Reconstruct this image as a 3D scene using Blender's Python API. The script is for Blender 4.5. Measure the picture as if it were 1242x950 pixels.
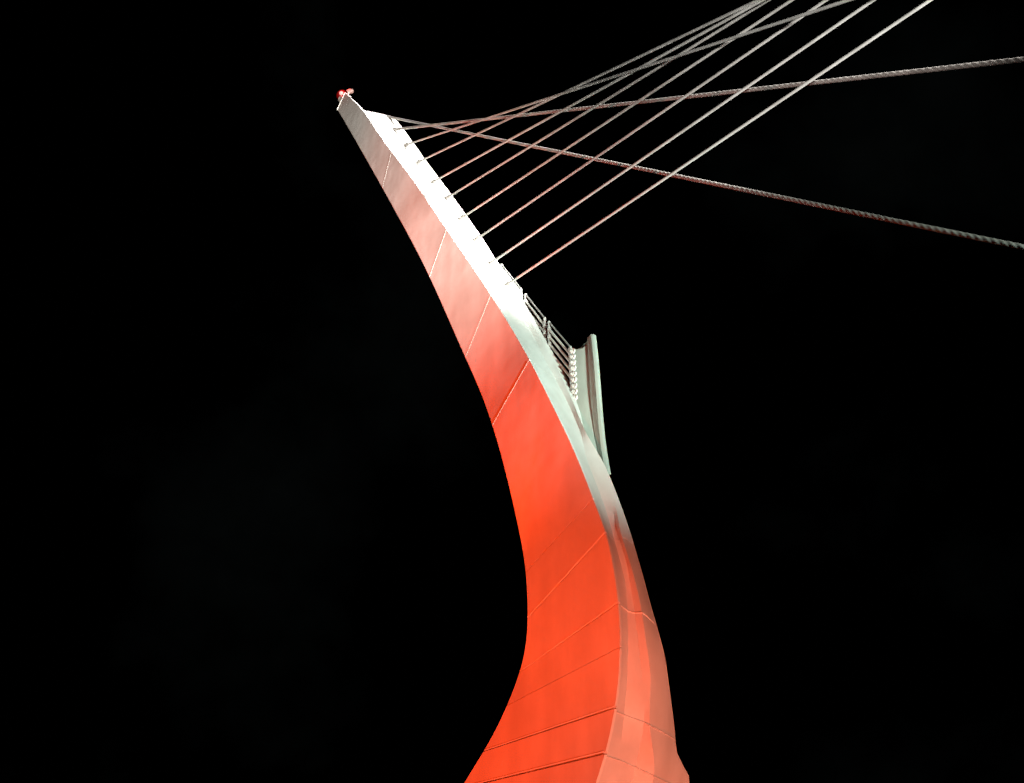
import bpy, bmesh, math, random
import numpy as np
from mathutils import Vector, Matrix
random.seed(4)
S = bpy.context.scene
COL = S.collection
for o in list(bpy.data.objects): bpy.data.objects.remove(o)

# ---------------------------------------------------------------- camera
cam = bpy.data.objects.new('camera', bpy.data.cameras.new('camera')); COL.objects.link(cam)
cam.data.sensor_fit = 'HORIZONTAL'; cam.data.angle = math.radians(55)
cam.location = (0, 0, 1.7); cam.rotation_euler = (math.radians(90 + 38), 0, 0)
cam.data.clip_end = 3000; cam.data.clip_start = 0.1
S.camera = cam
S.view_settings.view_transform = 'Standard'; S.view_settings.look = 'None'
S.view_settings.gamma = 1; S.view_settings.exposure = 0.0

# pylon frame: s runs along the bridge, 'off' across it (away from the camera), z up
ORG = Vector((1.15, 23.3, 0)); A = math.radians(47)
U = Vector((math.cos(A), -math.sin(A), 0)); N = Vector((-math.sin(A), -math.cos(A), 0))
def wp(s, off, z): return ORG + U * s - N * off + Vector((0, 0, z))

# ---------------------------------------------------------------- night sky
wld = bpy.data.worlds.new('World'); S.world = wld; wld.use_nodes = True
nt = wld.node_tree; nt.nodes.clear()
wo = nt.nodes.new('ShaderNodeOutputWorld'); bg = nt.nodes.new('ShaderNodeBackground'); bg2 = nt.nodes.new('ShaderNodeBackground')
sky = nt.nodes.new('ShaderNodeTexSky'); sky.sky_type = 'NISHITA'; sky.sun_disc = False
sky.sun_elevation = math.radians(2); sky.sun_rotation = math.radians(200)
nt.links.new(sky.outputs[0], bg.inputs[0]); bg.inputs[1].default_value = 0.00002
tc = nt.nodes.new('ShaderNodeTexCoord'); nz = nt.nodes.new('ShaderNodeTexNoise'); nz.inputs['Scale'].default_value = 2.2
nz.inputs['Detail'].default_value = 5; nz.inputs['Roughness'].default_value = .6
mr = nt.nodes.new('ShaderNodeMapRange'); mr.inputs[1].default_value = .55; mr.inputs[2].default_value = .8
mr.inputs[3].default_value = 0; mr.inputs[4].default_value = .0022
nt.links.new(tc.outputs['Generated'], nz.inputs['Vector']); nt.links.new(nz.outputs['Fac'], mr.inputs[0])
bg2.inputs[0].default_value = (.75, 1, .95, 1); nt.links.new(mr.outputs[0], bg2.inputs[1])
ad = nt.nodes.new('ShaderNodeAddShader'); nt.links.new(bg.outputs[0], ad.inputs[0]); nt.links.new(bg2.outputs[0], ad.inputs[1])
nt.links.new(ad.outputs[0], wo.inputs['Surface'])

# ---------------------------------------------------------------- floodlights on the deck, with added fill lamps
def flood(name, pos, target, watts, colour, deg, blend=.6, size=.25):
    l = bpy.data.lights.new(name, 'SPOT'); l.energy = watts; l.color = colour
    l.spot_size = math.radians(deg); l.spot_blend = blend; l.shadow_soft_size = size
    o = bpy.data.objects.new(name, l); COL.objects.link(o)
    p = wp(*pos); o.location = p
    o.rotation_euler = (wp(*target) - p).to_track_quat('-Z', 'Y').to_euler()
    return o
RED = (1, .052, .006)
flood('red_floodlight', (4.0, -8.0, .6), (.3, 0, 9), 4200, RED, 60, 1.0)
flood('red_floodlight', (-9.0, -13.0, .6), (-.6, 0, 14), 18500, RED, 42, 1.0)
flood('red_floodlight', (-13.0, -14.0, .6), (-2.0, 0, 20.0), 46000, RED, 23, 1.0)
flood('red_floodlight', (-13.0, -14.0, .6), (-3.9, 0, 26.0), 48000, RED, 18, 1.0)
flood('red_floodlight', (-13.0, -14.0, .6), (-6.2, 0, 31.0), 36000, RED, 17, 1.0)
flood('red_floodlight', (-13.0, -14.0, .6), (-8.8, 0, 37.0), 60000, RED, 18, 1.0)
flood('red_floodlight', (10.0, -14.0, .6), (1.0, .8, 15.5), 11000, (1, .075, .02), 28, 1.0)  # added red fill for recessed front faces the left lamps miss
flood('red_floodlight', (13.0, -3.0, .6), (1.4, 1.2, 11), 9800, (1, .30, .18), 62, 1.0)
for s_, o_ in ((95, -7), (105, 3), (115, 13)):
    flood('white_floodlight', (s_, o_, .6), (-7.2, .7, 37.0), 2500000, (1, .98, .95), 10.7, .5, 1.5)
flood('white_floodlight', (11, -17.0, .6), (-12, 0, 44), 105000, (1, .84, .71), 33, 1.0)  # added neutral fill for the upper flank and tip
flood('white_floodlight', (30, -1.5, .6), (-1.8, 1.2, 25.5), 140000, (.75, 1, .89), 25, 1.0)
flood('added_cable_fill', (42, -.5, .6), (9, -.5, 29.5), 125000, (1, .98, .93), 30, 1.0)  # added lamp, there only to whiten the cables
flood('added_cable_fill', (20, -18, .6), (11, -2, 28), 62000, (1, .98, .93), 27, 1.0)  # second added lamp, outweighs red spill under the cables

# ---------------------------------------------------------------- materials
def paint(name, base, dirt, rough=.42, bump=.012, scale=.35):
    m = bpy.data.materials.new(name); m.use_nodes = True; t = m.node_tree; b = t.nodes['Principled BSDF']
    tc = t.nodes.new('ShaderNodeTexCoord')
    n1 = t.nodes.new('ShaderNodeTexNoise'); n1.inputs['Scale'].default_value = scale; n1.inputs['Detail'].default_value = 6; n1.inputs['Roughness'].default_value = .65
    mp = t.nodes.new('ShaderNodeMapping'); mp.inputs['Scale'].default_value = (1.7, 1.7, .5)
    n2 = t.nodes.new('ShaderNodeTexNoise'); n2.inputs['Scale'].default_value = 1.0; n2.inputs['Detail'].default_value = 8
    t.links.new(tc.outputs['Object'], n1.inputs['Vector']); t.links.new(tc.outputs['Object'], mp.inputs[0]); t.links.new(mp.outputs[0], n2.inputs['Vector'])
    mx = t.nodes.new('ShaderNodeMath'); mx.operation = 'MULTIPLY'; t.links.new(n1.outputs['Fac'], mx.inputs[0]); t.links.new(n2.outputs['Fac'], mx.inputs[1])
    cr = t.nodes.new('ShaderNodeValToRGB'); cr.color_ramp.elements[0].position = .13; cr.color_ramp.elements[1].position = .36
    cr.color_ramp.elements[0].color = (*dirt, 1); cr.color_ramp.elements[1].color = (*base, 1); t.links.new(mx.outputs[0], cr.inputs[0])
    oi = t.nodes.new('ShaderNodeObjectInfo'); hv = t.nodes.new('ShaderNodeHueSaturation')
    rv = t.nodes.new('ShaderNodeMapRange'); rv.inputs[3].default_value = .93; rv.inputs[4].default_value = 1.05
    t.links.new(oi.outputs['Random'], rv.inputs[0]); t.links.new(rv.outputs[0], hv.inputs['Value']); t.links.new(cr.outputs[0], hv.inputs['Color'])
    t.links.new(hv.outputs[0], b.inputs['Base Color'])
    rr = t.nodes.new('ShaderNodeMapRange'); rr.inputs[3].default_value = rough - .1; rr.inputs[4].default_value = rough + .15
    t.links.new(n2.outputs['Fac'], rr.inputs[0]); t.links.new(rr.outputs[0], b.inputs['Roughness'])
    n3 = t.nodes.new('ShaderNodeTexNoise'); n3.inputs['Scale'].default_value = .55; n3.inputs['Detail'].default_value = 2
    t.links.new(tc.outputs['Object'], n3.inputs['Vector'])
    bp = t.nodes.new('ShaderNodeBump'); bp.inputs['Strength'].default_value = .5; bp.inputs['Distance'].default_value = bump * 4
    t.links.new(n3.outputs['Fac'], bp.inputs['Height']); t.links.new(bp.outputs[0], b.inputs['Normal'])
    return m
M_STEEL = paint('white_steel_paint', (.74, .73, .70), (.61, .59, .555))
M_FIN = paint('grey_green_paint', (.39, .445, .40), (.31, .36, .32))
M_GALV = paint('galvanised_steel', (.52, .51, .49), (.36, .34, .32), .4, .004, 2.0)
M_CABLE = paint('cable_steel', (.33, .325, .31), (.24, .235, .22), .45, .002, 3.0)
M_ROPE = paint('dull_rope_steel', (.21, .195, .18), (.14, .13, .12), .5, .002, 3.0)
M_DECK = paint('asphalt', (.055, .053, .05), (.035, .034, .033), .8, .01, 1.5)
def plain(name, col, rough, emit=None, es=0):
    m = bpy.data.materials.new(name); m.use_nodes = True; b = m.node_tree.nodes['Principled BSDF']
    b.inputs['Base Color'].default_value = (*col, 1); b.inputs['Roughness'].default_value = rough
    if emit: b.inputs['Emission Color'].default_value = (*emit, 1); b.inputs['Emission Strength'].default_value = es
    return m
M_WATER = plain('dark_water', (.01, .012, .013), .08)
M_CASE = plain('red_lit_casing', (.26, .15, .13), .5)  # pinkish light of the red lamp is put into this colour
M_BULB = plain('lit_red_bulb', (.6, .1, .08), .3, (1, .36, .34), 1.5)
M_DOME = plain('red_halo_glass', (.25, .01, .01), .2, (1, .02, .015), .10)  # faint red emission stands for the halo round the bulb
nt = M_DOME.node_tree; tr = nt.nodes.new('ShaderNodeBsdfTransparent'); tr.inputs[0].default_value = (1, .55, .5, 1); mxs = nt.nodes.new('ShaderNodeMixShader'); mxs.inputs[0].default_value = .3
nt.links.new(tr.outputs[0], mxs.inputs[1]); nt.links.new(nt.nodes['Principled BSDF'].outputs[0], mxs.inputs[2]); nt.links.new(mxs.outputs[0], nt.nodes['Material Output'].inputs[0])

# ---------------------------------------------------------------- helpers
def link(name, bm, mat, parent=None, smooth=False):
    bmesh.ops.recalc_face_normals(bm, faces=bm.faces)
    me = bpy.data.meshes.new(name); bm.to_mesh(me); bm.free(); me.materials.append(mat)
    if smooth:
        me.polygons.foreach_set('use_smooth', [True] * len(me.polygons))
        me.set_sharp_from_angle(angle=math.radians(22))
    o = bpy.data.objects.new(name, me); COL.objects.link(o)
    if parent: o.parent = parent; o.matrix_parent_inverse = parent.matrix_basis.inverted()
    return o
def empty(name, loc, label, cat, group=None):
    o = bpy.data.objects.new(name, None); COL.objects.link(o); o.location = loc; o.empty_display_size = .3
    o['label'] = label; o['category'] = cat
    if group: o['group'] = group
    return o
def pchip(tab):
    a = np.array(tab, float); x = a[:, 0]; Y = a[:, 1:]; h = np.diff(x); dl = np.diff(Y, axis=0) / h[:, None]
    m = np.zeros_like(Y); m[0] = dl[0]; m[-1] = dl[-1]
    for i in range(1, len(x) - 1):
        w1 = 2 * h[i] + h[i-1]; w2 = h[i] + 2 * h[i-1]
        for k in range(Y.shape[1]):
            p, q = dl[i-1, k], dl[i, k]
            m[i, k] = 0 if p * q <= 0 else (w1 + w2) / (w1 / p + w2 / q)
    def f(t):
        i = int(np.clip(np.searchsorted(x, t) - 1, 0, len(x) - 2)); hh = h[i]; v = (min(max(t, x[0]), x[-1]) - x[i]) / hh
        return ((1+2*v)*(1-v)**2) * Y[i] + v*(1-v)**2*hh*m[i] + v*v*(3-2*v)*Y[i+1] + v*v*(v-1)*hh*m[i+1]
    return f
def spline(tab):      # natural cubic through (t, ...)
    a = np.array(tab, float); x = a[:, 0]; Y = a[:, 1:]; h = np.diff(x); n = len(x)
    M = np.zeros((n, n)); r = np.zeros_like(Y); M[0, 0] = M[-1, -1] = 1
    for i in range(1, n - 1):
        M[i, i-1] = h[i-1]; M[i, i] = 2*(h[i-1]+h[i]); M[i, i+1] = h[i]; r[i] = 3*((Y[i+1]-Y[i])/h[i] - (Y[i]-Y[i-1])/h[i-1])
    c = np.linalg.solve(M, r)
    def f(t):
        i = int(np.clip(np.searchsorted(x, t) - 1, 0, n - 2)); q = t - x[i]
        b = (Y[i+1]-Y[i])/h[i] - h[i]*(2*c[i]+c[i+1])/3; d = (c[i+1]-c[i])/(3*h[i])
        return Y[i] + b*q + c[i]*q*q + d*q**3
    return f
def loft(bm, rings, caps=True):
    R = [[bm.verts.new(p) for p in r] for r in rings]; n = len(rings[0])
    for a, b in zip(R[:-1], R[1:]):
        for i in range(n):
            j = (i + 1) % n
            bm.faces.new((a[i], a[j], b[j], b[i]))
    if caps: bm.faces.new(R[0]); bm.faces.new(R[-1][::-1])
def tube(bm, a, b, r, n=10, r2=None):
    a, b = Vector(a), Vector(b); d = (b - a).normalized(); x = d.orthogonal().normalized(); y = d.cross(x); r2 = r if r2 is None else r2
    loft(bm, [[a + (x*math.cos(k*2*math.pi/n) + y*math.sin(k*2*math.pi/n))*r for k in range(n)],
              [b + (x*math.cos(k*2*math.pi/n) + y*math.sin(k*2*math.pi/n))*r2 for k in range(n)]])
def ball(bm, c, r, sz=1.0):
    bmesh.ops.create_uvsphere(bm, u_segments=16, v_segments=10, radius=r, matrix=Matrix.Translation(c) @ Matrix.Diagonal((1, 1, sz, 1)))
def prism(bm, pts, o0, o1):      # outline in (s, z) extruded across the bridge
    loft(bm, [[wp(s, o0, z) for s, z in pts], [wp(s, o1, z) for s, z in pts]])

# ---------------------------------------------------------------- setting: deck and river
bm = bmesh.new()
prism(bm, [(-60, -.02), (220, -.02), (220, -1.2), (-60, -1.2)], -24, 14)
o = link('road', bm, M_DECK); o['kind'] = 'structure'
bm = bmesh.new(); bmesh.ops.create_grid(bm, x_segments=1, y_segments=1, size=1500, matrix=Matrix.Translation((0, 0, -7)))
o = link('river', bm, M_WATER); o['kind'] = 'structure'

# ---------------------------------------------------------------- pylon shape (metres)
E1 = [(0.0, -16.24, 51.72), (3.74, -14.15, 48.16), (8.8, -11.85, 43.66), (17.76, -7.71, 35.71), (22.48, -5.61, 31.48), (26.81, -3.66, 27.61), (29.19, -2.62, 25.48),
      (33.18, -0.95, 21.85), (36.15, 0.17, 19.1), (38.53, 1.01, 16.87), (40.15, 1.5, 15.33), (41.21, 1.80, 14.32), (42.64, 2.02, 12.91), (43.56, 2.06, 11.98),
      (44.42, 2.01, 11.13), (45.7, 1.76, 9.87), (46.8, 1.36, 8.86), (47.46, 1.04, 8.29), (49.77, -0.15, 6.3), (53.3, -2.3, 3.5), (56.85, -5.0, 1.2), (58.85, -6.6, 0.0)]
LB = [(0.0, -16.85, 50.65), (13.72, -10.78, 38.35), (16.84, -9.42, 35.54), (23.11, -6.75, 29.87), (29.72, -4.14, 23.8), (32.14, -3.2, 21.56), (35.44, -2.16, 18.44), (38.01, -1.51, 15.94),
      (39.39, -1.24, 14.6), (40.79, -1.14, 13.2), (42.09, -1.31, 11.92), (43.14, -1.81, 10.99), (44.38, -2.61, 10.06), (45.6, -3.53, 9.26), (49.58, -6.3, 6.4), (54.11, -9.5, 3.2), (58.85, -13.0, 0.0)]
fE = spline(E1); fL = spline(LB)
SEAMS = [(12.07, 13.6, .05), (22.57, 23.65, .05), (28.82, 29.83, .055), (33.37, 33.8, .055), (40.0, 39.7, .03), (41.23, 41.06, .06), (43.27, 42.48, .06),
         (44.39, 43.35, .03), (45.77, 44.64, .06), (46.79, 45.75, .065), (50.2, 49.6, .1), (54.5, 54.2, .1)]
mapL = pchip([(0, 0)] + [(a, b) for a, b, _ in SEAMS] + [(58.85, 58.85)])
def eP(t): return fE(t)
def eN(t):
    d = fE(t + .02) - fE(t - .02); d /= np.hypot(*d)
    return np.array([-d[1], d[0]])            # outward, towards the span (the table runs downwards)
def pt(t, off, d):
    p = eP(t) - eN(t) * d
    return wp(p[0], off, p[1])
def lp(t, off, inset=0.0):
    q = fL(float(mapL(t)[0])); e = eP(t); v = e - q; v /= np.hypot(*v); q = q + v * inset
    return wp(q[0], off, q[1])
# front curves: (t, off, depth behind the edge line)
tW = pchip([(0, .30, .0), (3.7, .30, 0), (3.75, .31, -.02), (5.78, 1.35, -.79), (9.11, 1.54, -0.74), (17.06, 1.38, -0.62), (22.43, 1.45, -0.56), (25.22, 1.34, -0.5), (27.6, 1.42, -0.52), (28.79, 1.34, -0.4), (29.78, 1.56, -0.27), (32.4, 1.59, -0.14), (33.27, 1.73, -0.07), (34.57, 1.71, 0.0), (35.68, 1.62, .2), (37, 1.42, .3), (38.1, 1.27, .35), (39.87, 1.25, .35), (41.5, 1.05, .35), (43.2, 1.28, .35), (45, 1.74, .35), (46.3, 2.2, .35), (46.84, 2.92, .35), (58.85, 3.6, .4)])
tF = pchip([(0, .18, 0), (3.7, .18, 0), (5.78, 0.65, -0.38), (9.11, 0.74, -0.36), (17.06, 0.66, -0.3), (22.43, 0.7, -0.27), (25.22, 0.64, -0.24), (28.46, 0.7, -0.4), (29.33, 1.1, -0.14), (30.48, 1.27, -0.03), (32.15, 1.2, 0.04), (33.85, 1.25, 0.1), (35.88, 1.16, 0.11), (38.31, 0.67, 0.12), (39.74, 0.64, 0.12), (41.54, 0.49, 0.12), (42.56, 0.53, 0.11), (43.39, 0.44, 0.1), (44.54, 0.4, 0.1), (45.88, 0.45, 0.1), (47.36, 0.58, 0.08), (58.85, .6, .05)])
tR = pchip([(0, .25, 0), (3.7, .25, 0), (5.78, 0.94, -0.55), (9.11, 1.08, -0.52), (17.06, 0.97, -0.43), (22.43, 1.01, -0.39), (25.22, 0.94, -0.35), (27.6, 1.0, -0.36), (29.6, 1.28, -0.22), (32.16, 1.42, -0.1), (34.19, 1.35, -0.04), (36.58, 1.09, -0.05), (38.12, 1.23, -0.05), (39.87, 1.17, -0.05), (41.48, 1.05, -0.05), (42.53, 1.14, -0.05), (43.18, 1.25, -0.06), (44.27, 1.53, -0.1), (45.02, 1.72, -0.1), (45.71, 1.98, -0.09), (46.26, 2.21, -0.09), (46.84, 2.92, -0.08), (58.85, 3.5, 0)])
kC = pchip([(39.36, 0.98, -0.05), (41.45, 0.53, -0.1), (42.43, 0.57, -0.15), (43.15, 0.62, -0.18), (44.06, 0.7, -0.2), (44.67, 0.82, -0.22), (45.74, 0.92, -0.24), (47.08, 1.47, -0.26), (58.85, 2.0, -.2)])
kG = pchip([(39.49, 1.08, -0.07), (41.36, 0.75, -0.1), (42.48, 0.76, -0.14), (43.09, 0.8, -0.17), (44.02, 0.87, -0.2), (44.69, 1.03, -0.22), (45.33, 1.25, -0.23), (45.99, 1.46, -0.24), (46.99, 1.92, -0.24), (58.85, 2.8, -.2)])
kK = pchip([(39.33, 0.91, 0.03), (41.33, 0.6, 0.03), (42.46, 0.6, 0.02), (43.37, 0.6, 0.01), (44.04, 0.63, -0.02), (44.67, 0.7, -0.05), (45.61, 0.83, -0.14), (46.36, 1.02, -0.02), (47.24, 1.13, 0.05), (58.85, 1.3, .05)])
def front(t):
    F, R, Wd = tF(t), tR(t), tW(t)
    w = float(np.clip((t - 38.6) / 2.4, 0, 1)); w = w*w*(3-2*w)
    def mid(k, f): return (F*(1-f) + R*f)*(1-w) + k(t)*w
    return [F, mid(kK, .4), mid(kC, .7), mid(kG, .85), R, Wd]

P = empty('bridge_pylon', wp(-8, 0, 0), 'tall curved white steel bridge pylon leaning left, floodlit red on its flank', 'bridge pylon')
def steps(a, b, st=.35): return np.linspace(a, b, max(2, int((b - a) / st) + 1))

# core of the shaft, just inside the plates
bm = bmesh.new(); rings = []
for t in steps(.06, 58.8, .4):
    wd = float(tW(t)[0]) - .05; dd = .62 if t > 6 else .12
    rings.append([pt(t, .085, dd), lp(t, .085, .05), lp(t, max(wd, .2), .1), pt(t, max(wd, .2), dd)])
loft(bm, rings); link('shaft', bm, M_STEEL, P)

# flank plates, with open joints between them
edges = [(0, 0, 0)] + SEAMS + [(58.85, 58.85, 0)]
TH = .08
for (a, _, ga), (b, _, gb) in zip(edges[:-1], edges[1:]):
    bm = bmesh.new(); rings = []
    for t in steps(a + ga/2, b - gb/2):
        rings.append([pt(t, 0, .0), lp(t, 0, .07), lp(t, .07, 0), lp(t, TH, 0), pt(t, TH, 0)])
    loft(bm, rings); link('side_plate', bm, M_STEEL, P)

for a, l_, g in [q for q in SEAMS[:10] if q[2] > .045]:      # weld bead under the lower edge of each upper plate
    bm = bmesh.new(); r_ = .008 + .05*g if a < 36 else .013 + .11*g
    if a < 36: tube(bm, pt(a, .024, .05), lp(a, .024, .06), .031, 12)
    else: tube(bm, pt(a - g/2, .012, .05), lp(a - g/2, .012, .06), r_, 8)
    link('weld_bead', bm, M_STEEL, P, True)

# front: anchor face above, ribbed face with its hollow below
fe = [(.05, 0, 0), (12.07, 0, .012), (22.57, 0, .012), (33.37, 0, .012), (41.2, 0, .015), (50.2, 0, .1), (58.85, 0, 0)]
for (a, _, ga), (b, _, gb) in zip(fe[:-1], fe[1:]):
    bm = bmesh.new(); rings = []
    for t in steps(a + ga/2, b - gb/2, .2):
        F = front(t); dd = .66 if t > 6 else .16
        e0 = .078
        d0 = F[0][1] * e0 / max(F[0][0], .1)
        ring = [pt(t, e0, d0 + .004)] + [pt(t, float(q[0]), float(q[1])) for q in F] + [pt(t, float(F[-1][0]), dd), pt(t, e0, dd)]
        rings.append(ring)
    loft(bm, rings); link('front_plate', bm, M_STEEL, P, True)
for t0 in (43.30, 45.85, 46.85):      # weld beads across the lower front
    bm = bmesh.new(); F = front(t0); q = [pt(t0, .1, F[0][1]*.25 - .01)] + [pt(t0 + .04*i, float(f[0]), float(f[1]) - .01) for i, f in enumerate(F[:5])]
    for a, b in zip(q[:-1], q[1:]): tube(bm, a, b, .018, 8)
    link('weld_bead', bm, M_STEEL, P, True)
# pointed head plate closing the tip
bm = bmesh.new()
q0, q1 = eP(0), fL(0.0); v = (q0 - q1)
prism(bm, [tuple(q1 - v*.0 + np.array([0, .02])), tuple(q0 + np.array([.0, .02])), tuple(q0 + np.array([-.03, .1])), tuple(q1 + np.array([-.04, .09]))], -.03, .42)
link('head_plate', bm, M_STEEL, P)

# fin standing beyond the stairs
fcols = [([(-.59, 22.88), (-.57, 22.32), (-.52, 21.44), (-.45, 20.5), (-.42, 19.7), (-.25, 18.5), (0, 17.5)], 1.58),
         ([(-.30, 22.72), (-.28, 22.15), (-.25, 21.35), (-.18, 20.45), (-.10, 19.68), (.10, 18.5), (.35, 17.55)], 1.645),
         ([(-.11, 22.69), (-.11, 22.15), (-.13, 21.4), (-.08, 20.5), (.02, 19.7), (.20, 18.5), (.42, 17.56)], 1.72),
         ([(-.01, 22.84), (-.005, 22.2), (.0, 21.4), (.02, 20.45), (.07, 19.6), (.19, 18.5), (.41, 17.55)], 1.78),
         ([(.04, 22.95), (.045, 22.3), (.05, 21.5), (.06, 20.5), (.10, 19.55), (.20, 18.55), (.42, 17.52)], 1.79),
         ([(.09, 23.03), (.09, 22.4), (.09, 21.5), (.08, 20.5), (.12, 19.5), (.21, 18.55), (.42, 17.5)], 1.735),
         ([(.22, 23.04), (.25, 22.5), (.27, 21.6), (.28, 20.5), (.29, 19.5), (.33, 18.5), (.43, 17.5)], 1.735)]
fs = [(spline([(i, *c) for i, c in enumerate(q)]), o) for q, o in fcols]
bm = bmesh.new(); rings = []
for t in np.linspace(0, 6, 40):
    front_ = [wp(f(t)[0], o, f(t)[1]) for f, o in fs]; back_ = [wp(f(t)[0], 1.85, f(t)[1]) for f, o in (fs[-1], fs[3], fs[2], fs[1], fs[0])]
    rings.append(front_ + back_)
loft(bm, rings); fin = link('fin', bm, M_FIN, P, True)
bm = bmesh.new(); rings = []       # rounded rim along the outer edge
for t in np.linspace(0, 6, 40):
    c = fs[-1][0](t)
    rings.append([wp(c[0] + x, 1.725 + y, c[1] + (.0 if t else -.02*abs(x))) for x, y in ((-.02, 0), (.05, -.01), (.115, .04), (.13, .12), (.13, .14), (-.02, .14))])
loft(bm, rings); link('rim', bm, M_FIN, fin, True)
for k in range(9):
    s, z = -.48, 22.68 - k*.241
    bm = bmesh.new(); tube(bm, wp(s, 1.57, z), wp(s, 1.50, z), .07, 6); tube(bm, wp(s, 1.51, z), wp(s, 1.46, z), .04, 8)
    link('bolt', bm, M_GALV, fin)
bm = bmesh.new()      # strip the bolts sit on
prism(bm, [(-.63, 22.90), (-.60, 20.6), (-.50, 20.4), (-.53, 22.90)], 1.55, 1.80); link('edge_strip', bm, M_STEEL, fin)
bm = bmesh.new(); prism(bm, [(-1.3, 20.2), (-.6, 17.4), (.1, 17.4), (-.70, 20.2)], 1.2, 1.80); link('foot_plate', bm, M_STEEL, fin)
for k in range(9):    # scalloped washers
    s, z = -.45, 22.68 - k*.241
    bm = bmesh.new(); tube(bm, wp(s, 1.60, z), wp(s, 1.545, z), .11, 10); link('washer', bm, M_STEEL, fin)

# ---------------------------------------------------------------- guard railings of the access stairs
RO = 1.62
def railing(a, b, nr, label, drop):
    (s0, z0), (s1, z1) = a, b
    r = empty('guard_railing', wp(s0, RO, z0 - 1.3), label, 'railing', 'guard railing sections on the pylon stairs')
    for s, z in (a, b):
        bm = bmesh.new(); tube(bm, wp(s, RO, z + .02), wp(s - .03, RO, z - drop), .045, 8)
        for k in range(1, nr): tube(bm, wp(s, RO, z - .34*k + .06), wp(s, RO, z - .34*k - .06), .075, 8)
        link('post', bm, M_GALV, r)
    for k in range(nr):
        bm = bmesh.new(); tube(bm, wp(s0, RO, z0 - .34*k), wp(s1, RO, z1 - .34*k), .028 if k == 0 else .044, 8)
        link('rail', bm, M_CABLE if k == 0 else M_STEEL, r)
railing((-4.02, 29.37), (-2.93, 27.29), 3, 'topmost short railing section, single bar peeking over white pylon edge', 1.1)
railing((-2.69, 26.84), (-1.74, 25.03), 4, 'middle railing section on pylon edge, between the topmost section and the one by the fin', 1.3)
railing((-1.53, 24.71), (-.58, 22.97), 5, 'lowest and deepest railing section, several white bars meeting the bolted fin', 1.5)

# ---------------------------------------------------------------- stay cables
CB = [((-12.84, 1.08, 47.05), (28.04, 2.0)), ((-11.84, .96, 44.86), (41.01, 2.0)), ((-10.63, .96, 42.43), (41.15, -6.0)), ((-9.36, .91, 39.86), (51.14, -7.0)), ((-8.01, .87, 37.16), (58.81, -8.0)),
      ((-7.02, .99, 35.32), (74.8, -8.0)), ((-5.92, .97, 33.08), (90.33, -9.0)), ((-4.88, .96, 30.97), (113.97, -9.5)), ((-3.83, .9, 28.83), (130.9, -10.5)), ((-2.81, .74, 26.8), (138.02, -11.0))]
CL = ['thick twisted stay cable sloping down to the right edge, topmost on the pylon',
      'thick twisted stay cable rising gently to the right edge, second from pylon top',
      'shallow thin stay cable, third from pylon top, crossing several steeper ones',
      'stay cable fourth from pylon top, outermost of the converging bundle at the top edge',
      'stay cable fifth from pylon top, middle of the converging bundle',
      'stay cable sixth from pylon top, lower edge of the converging bundle',
      'stay cable seventh from pylon top, first clear below the bundle',
      'straight stay cable third up from the lowest, above the top railing section',
      'straight stay cable second up from the lowest, starting just above the top railing',
      'lowest stay cable on the pylon, starting beside the topmost railing section']
for i, ((s0, o0, z0), (s1, o1)) in enumerate(CB):
    a, b = wp(s0, o0, z0), wp(s1, o1, 0); d = (b - a).normalized(); a0 = a - d*.6; L = (b - a0).length
    c = empty('stay_cable', a, CL[i], 'bridge cable', 'stay cables fanning from the pylon')
    x = d.orthogonal().normalized(); y = d.cross(x); bm = bmesh.new()
    if i < 2:      # spiral strand: three ropes laid round each other
        n = 18; pitch = .66; st = .045; rings = []
        for k in range(int(L / st) + 1):
            q = a0 + d*(k*st); ph = k*st/pitch*2*math.pi
            rings.append([q + (x*math.cos(h) + y*math.sin(h)) * (.055 + .011*abs(math.cos(1.5*(h - ph)))) for h in [2*math.pi*j/n for j in range(n)]])
        loft(bm, rings)
    else:
        tube(bm, a0, b, .043, 12)
    link('strand', bm, M_ROPE if i < 2 else M_CABLE, c, True)
    bm = bmesh.new(); tube(bm, a - d*.1, a + d*.2, .075, 12); tube(bm, a + d*.2, a + d*.36, .075, 12, .055)
    link('socket', bm, M_CABLE, c, True)

# ---------------------------------------------------------------- lights on the tip
tip = wp(-16.85, .15, 51.9)
w1 = empty('warning_light', tip, 'small glowing red aircraft warning light on the pylon tip', 'warning light')
bm = bmesh.new(); tube(bm, wp(-16.45, .15, 51.3), tip, .06, 8); tube(bm, tip - Vector((0, 0, .08)), tip + Vector((0, 0, .02)), .2, 14); link('bracket', bm, M_GALV, w1)
bm = bmesh.new(); ball(bm, tip + Vector((0, 0, .34)), .34, 1.0); link('dome', bm, M_DOME, w1, True)
bm = bmesh.new(); ball(bm, tip + Vector((.0, -.26, .2)), .13, .9); link('bulb', bm, M_BULB, w1, True)
pl = bpy.data.lights.new('warning_lamp', 'POINT'); pl.energy = 60; pl.color = (1, .05, .04); pl.shadow_soft_size = .2
po = bpy.data.objects.new('warning_lamp', pl); COL.objects.link(po); po.location = tip + Vector((.3, -.7, .5)); po.parent = w1; po.matrix_parent_inverse = w1.matrix_basis.inverted()
t2 = wp(-16.2, .2, 51.85)
w2 = empty('lamp_housing', t2, 'lamp housing beside the red warning light on the tip, coloured as if lit by it', 'lamp')
bm = bmesh.new(); tube(bm, t2 - Vector((0, 0, .25)), t2 + Vector((0, 0, .12)), .05, 8); link('stem', bm, M_GALV, w2)
bm = bmesh.new(); tube(bm, t2 + Vector((-.1, 0, .12)), t2 + Vector((.12, 0, .2)), .12, 14, .15); ball(bm, t2 + Vector((.14, 0, .2)), .15, .9); link('casing', bm, M_CASE, w2, True)
